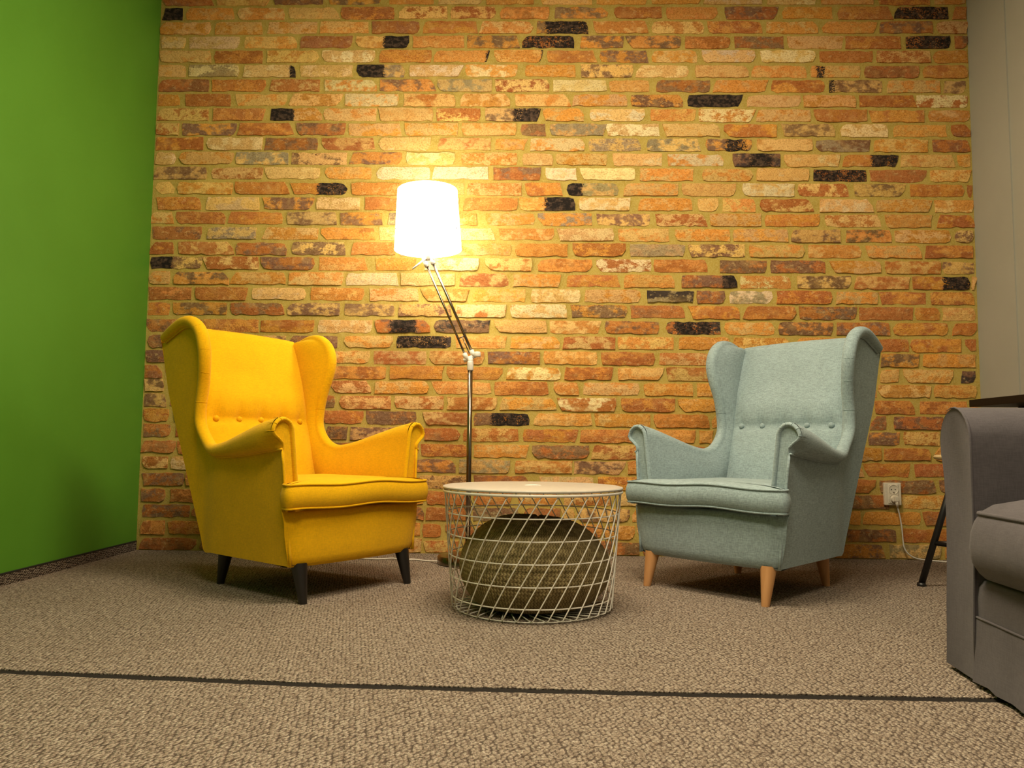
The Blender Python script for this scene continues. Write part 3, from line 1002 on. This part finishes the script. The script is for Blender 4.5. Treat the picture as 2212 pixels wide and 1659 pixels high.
# ------------------------------------------------------------------ woven pouf inside the basket
def mat_braid():
    t = NT('braided_grass')
    uv = t.attr('braid', 'Vector')
    sp = t.n('ShaderNodeSeparateXYZ')
    t.l(uv, sp.inputs[0])
    u, v = sp.outputs[0], sp.outputs[1]          # along the rope, course number
    fv = t.math('FRACT', v)
    tri = t.math('ABSOLUTE', t.math('SUBTRACT', fv, 0.5))
    s = t.math('ADD', u, t.math('MULTIPLY', tri, 0.9))
    st = t.math('ABSOLUTE', t.math('SUBTRACT', t.math('FRACT', s), 0.5))
    n = t.noise(t.coords('Object'), 60, 4).outputs[0]
    n2 = t.noise(t.coords('Object'), 9, 3).outputs[0]
    n3 = t.noise(t.coords('Object'), 420, 2).outputs[0]
    c = t.mix(t.ramp(n, .3, .72), (.200, .152, .062), (.480, .380, .185))
    c = t.mix(t.ramp(n2, .35, .7, 0, .5), c, (.31, .235, .11))
    c = t.mix(t.ramp(st, .08, .30), t.mix(1.0, c, (.50, .47, .44), 'MULTIPLY'), c)
    c = t.mix(t.ramp(n3, .58, .72, 0, .5), c, (.56, .46, .26))
    h = t.math('ADD', st, t.math('MULTIPLY', n3, .35))
    return t.done(c, .85, .2, t.bump(h, .9, .006))


pf = empty('woven_pouf', (.022, 2.672, .0))
tag(pf, 'dark olive braided grass pouf inside the wire basket table', 'pouf')
ctrl = [(.003, .010), (.12, .009), (.185, .022), (.226, .060), (.250, .110), (.252, .150), (.238, .195), (.208, .235), (.170, .268), (.118, .290), (.06, .298), (.004, .297)]
prf = crom(ctrl, 400)
seg = np.r_[0, np.cumsum(np.linalg.norm(np.diff(prf, axis=0), axis=1))]
NC = 50
rings, uvs = [], []
tilt = math.radians(-4)
NA = 120
for i in range(len(prf)):
    r, z = prf[i]
    course = seg[i] / seg[-1] * NC
    tt = np.gradient(prf, axis=0)[i]
    nrm = np.array([tt[1], -tt[0]]) / (np.linalg.norm(tt) + 1e-9)
    row, ur = [], []
    for k in range(NA):
        a = 2 * math.pi * k / NA
        cc = course + k / NA
        ph = abs(((cc) % 1) - .5)
        bump_ = (.0026 * math.sqrt(max(0, 1 - (ph * 2) ** 2)))
        pleat = .004 * math.cos(18 * a) * max(0, (z - .262) / .036)
        rr = r + nrm[0] * bump_
        zz = z + nrm[1] * bump_ + pleat
        lump = 1 + .012 * math.sin(3 * a + 1) + .01 * math.sin(5 * a)
        x, y = rr * lump * math.cos(a), rr * lump * math.sin(a)
        x2 = x * math.cos(tilt) + zz * math.sin(tilt) * -1
        z2 = x * math.sin(tilt) * min(1, zz / .15) + zz
        row.append((x2, y, max(z2, .0098)))
        ur.append((a / (2 * math.pi) * 140, cc, 0))
    rings.append(row)
    uvs.append(ur)
ob = MB().grid(rings, close_v=True).build('braided_cover', mat_braid(), pf)
at = ob.data.attributes.new('braid', 'FLOAT_VECTOR', 'POINT')
at.data.foreach_set('vector', [c for row in uvs for p in row for c in p])

# ------------------------------------------------------------------ floor lamp
M_STEEL = plain('brushed_steel', (.24, .20, .155), .24, .5, 1.0)
M_LWHITE = plain('white_plastic', (.80, .77, .70), .4)
LX, LY = -.262, 3.62
lamp = empty('floor_lamp', (LX, LY, 0))
tag(lamp, 'lit floor lamp with a white drum shade on a jointed twin steel arm', 'lamp')
base = MB().lathe([(.001, .0), (.134, 0), (.138, .003), (.138, .033), (.134, .039), (.02, .044), (.014, .060), (.0125, .062)], 48, cap0=False).build('base', M_STEEL, lamp)
autosmooth(base, 40)
MB().tube([(0, 0, .04), (0, 0, .898)], .0118, 20).build('pole', M_STEEL, lamp)
MB().lathe([(.0135, .0), (.0150, .003), (.0150, .040), (.0125, .046)], 20, (0, 0, .885)).build('pole_collar', M_LWHITE, lamp)
J1 = Vector((0, 0, .945))
J2 = Vector((-.206, -.01, 1.405))
dr = (J2 - J1).normalized()
sd = Vector((dr.z, 0, -dr.x)).normalized()
kn = MB()
kn.tube([J1 + sd * -.034, J1 + sd * .034], .010, 14)
kn.tube([J1 + Vector((0, 0, -.03)), J1], .0135, 14)
kn.build('elbow_joint', M_LWHITE, lamp)
MB().lathe([(.001, -.012), (.014, -.012), (.016, -.008), (.016, .008), (.012, .012), (.001, .012)], 20, J1 + sd * .036 + Vector((0, -.012, 0))).build('tightening_knob', M_LWHITE, lamp)
for k, sg in enumerate((-1, 1)):
    a, c = J1 + sd * .0175 * sg + dr * .005, J2 + sd * .0155 * sg
    rod = MB().tube([a, c], .0066 if sg > 0 else .0052, 14).build('arm_rod', M_STEEL, lamp)
    MB().tube([a - dr * .006, a + dr * .026], .0112, 12).build('rod_ferrule', M_LWHITE, rod)
    MB().tube([c - dr * .030, c + dr * .006], .0108, 12).build('rod_ferrule', M_LWHITE, rod)
q = J1 + dr * .105
MB().tube([q - sd * .016, q + sd * .016], .003, 8).build('arm_brace', M_STEEL, lamp)
MB().tube([q + sd * .004, J1 + dr * .02 + sd * .003], .0028, 8).build('arm_spring', M_STEEL, lamp)
hd = MB().tube([J2 + Vector((-.028, 0, .008)), J2 + Vector((.030, 0, .008))], .012, 14)
hd.tube([J2 + Vector((0, 0, .0)), J2 + Vector((0, 0, .075))], .016, 16)
hd.build('shade_holder', M_LWHITE, lamp)
MB().tube([J2 + Vector((-.008, -.012, .004)), J2 + Vector((-.066, -.030, -.050))], .0042, 10).build('tilt_lever', M_LWHITE, lamp)
SHADE = Vector((-.206, -.01, 1.452))


def mat_shade():
    t = NT('lit_shade')
    p = t.b
    p.inputs['Base Color'].default_value = (.85, .83, .78, 1)
    p.inputs['Roughness'].default_value = .9
    p.inputs['Emission Color'].default_value = (1.0, .93, .78, 1)
    p.inputs['Emission Strength'].default_value = 5.7
    tr = t.n('ShaderNodeBsdfTranslucent', Color=(.90, .86, .78, 1))
    mx = t.n('ShaderNodeMixShader', Fac=.5)
    out = t.t.nodes['Material Output']
    t.l(p.outputs[0], mx.inputs[1])
    t.l(tr.outputs[0], mx.inputs[2])
    t.l(mx.outputs[0], out.inputs[0])
    return t.m


pr = [(.1575, 0), (.1585, .002), (.1575, .004)] + [(.1575 + (.1405 - .1575) * t, .286 * t) for t in np.linspace(.03, .97, 8)] + [(.1405, .282), (.1412, .2845), (.1405, .286), (.139, .284)]
pr += [(.1560 + (.1390 - .1560) * t, .286 * t) for t in np.linspace(.97, .02, 6)]
sh = MB().lathe(pr, 64, cap0=False, cap1=False)
sh = sh.build('lamp_shade', mat_shade(), lamp)
sh.location = SHADE
sh.rotation_euler = (math.radians(0), math.radians(-1.6), 0)
for a in (math.radians(-28), math.radians(-158)):
    q = SHADE + Vector((.1535 * math.cos(a), .1535 * math.sin(a), .085))
    MB().tube([q, q + Vector((math.cos(a), math.sin(a), 0)) * .004], .003, 8).build('shade_screw', M_STEEL, lamp)
for k in range(3):
    a = k * 2 * math.pi / 3 + .4
    MB().tube([SHADE + Vector((0, 0, .055)), SHADE + Vector((.155 * math.cos(a), .155 * math.sin(a), .055))], .002, 6).build('shade_spoke', M_LWHITE, lamp)
bulb_m = NT('lit_bulb')
bulb_m.b.inputs['Emission Color'].default_value = (1, .90, .70, 1)
bulb_m.b.inputs['Emission Strength'].default_value = 25
bl = MB().lathe([(.013, 0), (.014, .02), (.022, .045), (.030, .070), (.030, .085), (.022, .104), (.008, .112), (.001, .1125)], 24, SHADE + Vector((0, 0, .05))).build('bulb', bulb_m.done((.9, .9, .85, 1), .4), lamp)
pl = bpy.data.lights.new('bulb_light', 'POINT')
pl.energy = 10
pl.color = (1.0, .86, .58)
pl.shadow_soft_size = .045
po = bpy.data.objects.new('bulb_light', pl)
po.location = (LX - .206, LY - .01, 1.437 + .13)
COL.objects.link(po)


M_CORD = plain('white_cord', (.78, .74, .66), .45)
cb_ = crom([(-.398, 3.60, .012), (-.45, 3.66, .004), (-.52, 3.70, .004), (-.575, 3.69, .004), (-.62, 3.705, .007), (-.70, 3.70, .004), (-.86, 3.74, .004), (-1.1, 3.83, .004)], 90)
MB().tube([(p[0] - LX, p[1] - LY, p[2]) for p in cb_], .0035, 8).build('cable', M_CORD, lamp)

# ------------------------------------------------------------------ wall socket, plug and its cable
M_SOCK = plain('ivory_plastic', (.70, .64, .52), .35)
so = empty('wall_socket', (1.808, D - .004, .320))
tag(so, 'white double wall socket low on the brick wall', 'socket')
sb = MB()
sb.box(-.041, .041, -.012, .012, -.055, .055)
bevel(sb.build('cover_plate', M_SOCK, so, False), .004, 3)
ins = MB()
ins.box(-.025, .025, -.0165, -.010, -.047, .047)
bevel(ins.build('socket_insert', M_SOCK, so, False), .004, 3)
M_DARK = plain('dark_hole', (.02, .018, .015), .8)


def ycyl(mb_, x, z, prof, n=28):
    rings = [[(x + r * math.cos(k * 2 * math.pi / n), y, z + r * math.sin(k * 2 * math.pi / n)) for k in range(n)] for r, y in prof]
    return mb_.grid(rings, close_v=True, flip=True)


for zc in (.022, -.024):
    autosmooth(ycyl(MB(), 0, zc, [(.0235, -.0160), (.0235, -.0185), (.0215, -.0185), (.0205, -.0168), (.0200, -.0167), (.0001, -.0167)]).build('socket_well', M_SOCK, so), 35)
ycyl(MB(), -.0095, .022, [(.0026, -.0160), (.0026, -.0172), (.0001, -.0172)], 12).build('pin_hole', M_DARK, so)
ycyl(MB(), .0085, .022, [(.0026, -.0160), (.0026, -.0172), (.0001, -.0172)], 12).build('pin_hole', M_DARK, so)
MB().tube([(0, -.0168, .009), (0, -.024, .009)], .0024, 8).build('earth_pin', M_STEEL, so)
pg = empty('power_plug', (1.811, D - .022, .296))
tag(pg, 'white plug with a cable running down to the carpet in the lower socket', 'plug')
p1 = ycyl(MB(), 0, 0, [(.0195, .003), (.0195, -.006), (.0165, -.012), (.0001, -.012)])
autosmooth(p1.build('plug_body', M_SOCK, pg), 40)
p2 = MB().box(-.009, .009, -.030, -.010, -.012, .014)
bevel(p2.build('plug_grip', M_SOCK, pg, False), .003, 2)
MB().tube([(0, -.022, -.008), (.003, -.020, -.024), (.006, -.017, -.040)], [.0075, .0065, .0048], 12).build('strain_relief', M_SOCK, pg)
cp = [(.005, -.017, -.036), (.014, -.012, -.062), (.024, -.006, -.10), (.032, -.002, -.15), (.036, 0, -.20), (.040, -.003, -.235), (.055, -.008, -.262), (.085, -.012, -.282), (.13, -.02, -.290), (.19, -.045, -.2925), (.27, -.09, -.2925), (.36, -.16, -.2925), (.40, -.30, -.2925)]
MB().tube([tuple(p) for p in crom(cp, 90)], .0034, 8).build('cable', M_CORD, pg)

# ------------------------------------------------------------------ stool and dark desk behind the sofa
M_BLACK = plain('black_metal', (.010, .009, .009), .4)
M_BIRCH = NT('birch_top')
_n = M_BIRCH.noise(M_BIRCH.coords('Object', (4, 60, 60)), 1.0, 3).outputs[0]
M_BIRCH = M_BIRCH.done(M_BIRCH.mix(M_BIRCH.ramp(_n, .3, .7), (.60, .42, .20), (.68, .50, .27)), .45, .4)
ST = (1.760, 3.060)
st = empty('stool', (ST[0], ST[1], 0))
tag(st, 'stool with a pale wooden top and black splayed legs behind the grey sofa', 'stool')
autosmooth(MB().lathe([(.001, .500), (.150, .500), (.165, .504), (.168, .511), (.165, .518), (.157, .520), (.001, .520)], 48, cap0=False, cap1=False).build('seat', M_BIRCH, st), 40)
a0 = math.atan2(3.187 - ST[1], 1.575 - ST[0])
foot_r = math.hypot(3.187 - ST[1], 1.575 - ST[0])
lb = MB().tube([(foot_r, 0, .008), (.080, 0, .502)], .0125, 12).build('leg', M_BLACK, st)
lb.rotation_euler.z = a0
ft = MB().lathe([(.001, 0), (.017, 0), (.018, .004), (.015, .014)], 16, (foot_r, 0, 0)).build('rubber_foot', M_BLACK, lb)
for k in range(1, 3):
    o = lb.copy()
    COL.objects.link(o)
    o.parent = st
    o.rotation_euler.z = a0 + k * math.pi * 2 / 3
    f2 = ft.copy()
    COL.objects.link(f2)
    f2.parent = o
rr = foot_r + (.080 - foot_r) * .165 / .494
for k in range(3):
    a, b_ = a0 + k * math.pi * 2 / 3, a0 + (k + 1) * math.pi * 2 / 3
    MB().tube([(rr * math.cos(a), rr * math.sin(a), .172), (rr * math.cos(b_), rr * math.sin(b_), .172)], .009, 10).build('cross_rail', M_BLACK, st)

M_DBROWN = plain('black_brown_wood', (.008, .0055, .0045), .5, .25)
dk_ = empty('desk', (2.138, 2.93, 0))
tag(dk_, 'black-brown desk showing its top edge above the grey sofa arm', 'desk')
bevel(MB().box(-.125, .125, -.66, .66, .735, .767).build('desk_top', M_DBROWN, dk_, False), .002, 2)
for x, y in ((.10, .62), (.10, -.62), (-.10, -.62)):
        bevel(MB().box(x - .02, x + .02, y - .02, y + .02, 0, .735).build('leg', M_DBROWN, dk_, False), .002, 1)

# ------------------------------------------------------------------ grey sofa (faces the left wall, far arm in view)
M_SOFA = fabric('grey_fabric', (.107, .095, .104), .07, 620, .3, .10, .10)
ang = math.radians(5.0)
# local u runs along the front towards the camera, v into the seat
sofa = empty('sofa', (1.060, 2.012, 0))
sofa.matrix_world = Matrix(((-math.sin(ang), math.cos(ang), 0, 1.060), (-math.cos(ang), -math.sin(ang), 0, 2.012), (0, 0, 1, 0), (0, 0, 0, 1)))
# (u,v,z) -> world keeps handedness: u=(-sin,-cos), v=(cos,-sin)
tag(sofa, 'dark grey fabric sofa with rolled arm and skirt at the right edge', 'sofa')
LS = 1.60


def arm_outline():
    o = [(.150, .01), (.150, .15), (.150, .30), (.150, .45), (.150, .53)]
    for k in range(1, 14):
        a = math.radians(-5 + 195 * k / 13)
        o.append((.065 + .085 * math.cos(a), .560 + .085 * math.sin(a)))
    o += [(-.018, .530), (-.010, .505), (-.004, .470), (0, .42), (.0, .30), (0, .16), (-.004, .08), (-.010, .012)]
    return o


def make_arm(mirror):
    o = arm_outline()
    if mirror:
        o = [(LS - u, z) for u, z in o]
    rings = []
    cu, cz = (.075 if not mirror else LS - .075), .33
    no = len(o)
    for sh_, v in ((.012, .001), (.006, .0), (.0, .010), (0, .022), (0, .05), (0, .3), (0, .6), (0, .86)):
        rg = []
        for k, (u, z) in enumerate(o):
            e_ = min(1, max(0, (k - 9) / 5))           # the outer edge is softly rounded, the inner one crisp
            rg.append((u + (cu - u) * sh_ * (1 + 3 * e_), v * (.15 + .85 * e_) + (.022 * e_ * (sh_ == 0 and v < .015)) + (.0 if z > .16 else -.006), z + (cz - z) * sh_ * .6 if z > .2 else z))
        rings.append(rg)
    for k in range(no):
        for q_ in (5, 6, 7):
            rings[q_][k] = (rings[q_][k][0], (.3, .6, .86)[q_ - 5], rings[q_][k][2])
    m = MB().grid(rings, flip=mirror)
    k = len(m.v)
    n = len(o)
    m.f.append(tuple(range(n)) if mirror else tuple(reversed(range(n))))
    m.f.append(tuple(range(7 * n, 8 * n)) if not mirror else tuple(reversed(range(7 * n, 8 * n))))
    ob = autosmooth(m.build('arm', M_SOFA, sofa), 50)
    pp = [(u, -.002 + (0 if z > .16 else -.006), z) for u, z in o[:13]]
    MB().tube(pp, [.0032] * 9 + [.0028, .0022, .0014, .0005], 7).build('piping', M_SOFA, ob)
    return ob


make_arm(False)
make_arm(True)
P = []
for v, z in ((.30, .243), (.05, .243), (.016, .240), (.004, .225), (.0, .20), (0, .156)):
    P.append([(u, v, z) for u in np.linspace(.150, LS - .150, 25)])
MB().grid(P).build('front_rail', M_SOFA, sofa)
P = []
RK = random.Random(8)
wv = [RK.uniform(-.006, .006) for _ in range(25)]
for v, z, k in ((.004, .159, 0), (-.004, .155, 0), (-.0045, .150, .1), (-.006, .10, .5), (-.010, .05, .8), (-.014, .012, 1)):
    P.append([(u, v + w_ * k, z) for u, w_ in zip(np.linspace(.152, LS - .152, 25), wv)])
MB().grid(P).build('skirt', M_SOFA, sofa)
MB().tube([(u, -.003, .157) for u in np.linspace(.152, LS - .152, 25)], .003, 6).build('skirt_seam', M_SOFA, sofa)
MB().box(.02, LS - .02, .06, .84, .03, .24).build('body', M_SOFA, sofa, False)
bevel(MB().box(.10, LS - .10, .62, .88, .05, .84).build('backrest', M_SOFA, sofa, False), .06, 5)
cw = (LS - .30 - .02) / 2
for i in range(2):
    u0 = .158 + i * (cw + .008)
    u1 = u0 + cw
    ol = []
    r = .045
    for cx, cy, s0 in ((u1 - r, -.010 + r, -90), (u1 - r, .62 - r, 0), (u0 + r, .62 - r, 90), (u0 + r, -.010 + r, 180)):
        for k in range(6):
            a = math.radians(s0 + 90 * k / 5)
            ol.append((cx + r * math.cos(a), cy + r * math.sin(a)))
    # finer front edge
    O2 = []
    for k in range(len(ol)):
        a, b_ = ol[k], ol[(k + 1) % len(ol)]
        nn = max(1, int(math.dist(a, b_) / .05))
        O2 += [(a[0] + (b_[0] - a[0]) * j / nn, a[1] + (b_[1] - a[1]) * j / nn) for j in range(nn)]
    cx, cy = (u0 + u1) / 2, .30
    rings = []
    for sft, z in ((-.05, .247), (-.012, .250), (.004, .262), (.020, .285), (.026, .318), (.022, .352), (.012, .378), (.0, .394), (-.010, .403), (-.035, .417)):
        rw = []
        for x, y in O2:
            d = math.hypot(x - cx, y - cy)
            rw.append((x + (x - cx) / d * sft * .55, y + (y - cy) / d * sft * (1.0 if y < .3 else .4), z))
        rings.append(rw)
    for k, z in ((.75, .436), (.5, .447), (.25, .452), (.02, .453)):
        rings.append([(cx + (x - cx) * k, cy + (y - cy) * k, z) for x, y in O2])
    sc_ = MB().grid(rings, close_v=True).build('seat_cushion', M_SOFA, sofa)
    pts = []
    for x, y in O2:
        d = math.hypot(x - cx, y - cy)
        pts.append((x, y, .397))
    MB().tube(pts, .0048, 7, closed=True).build('piping', M_SOFA, sc_)
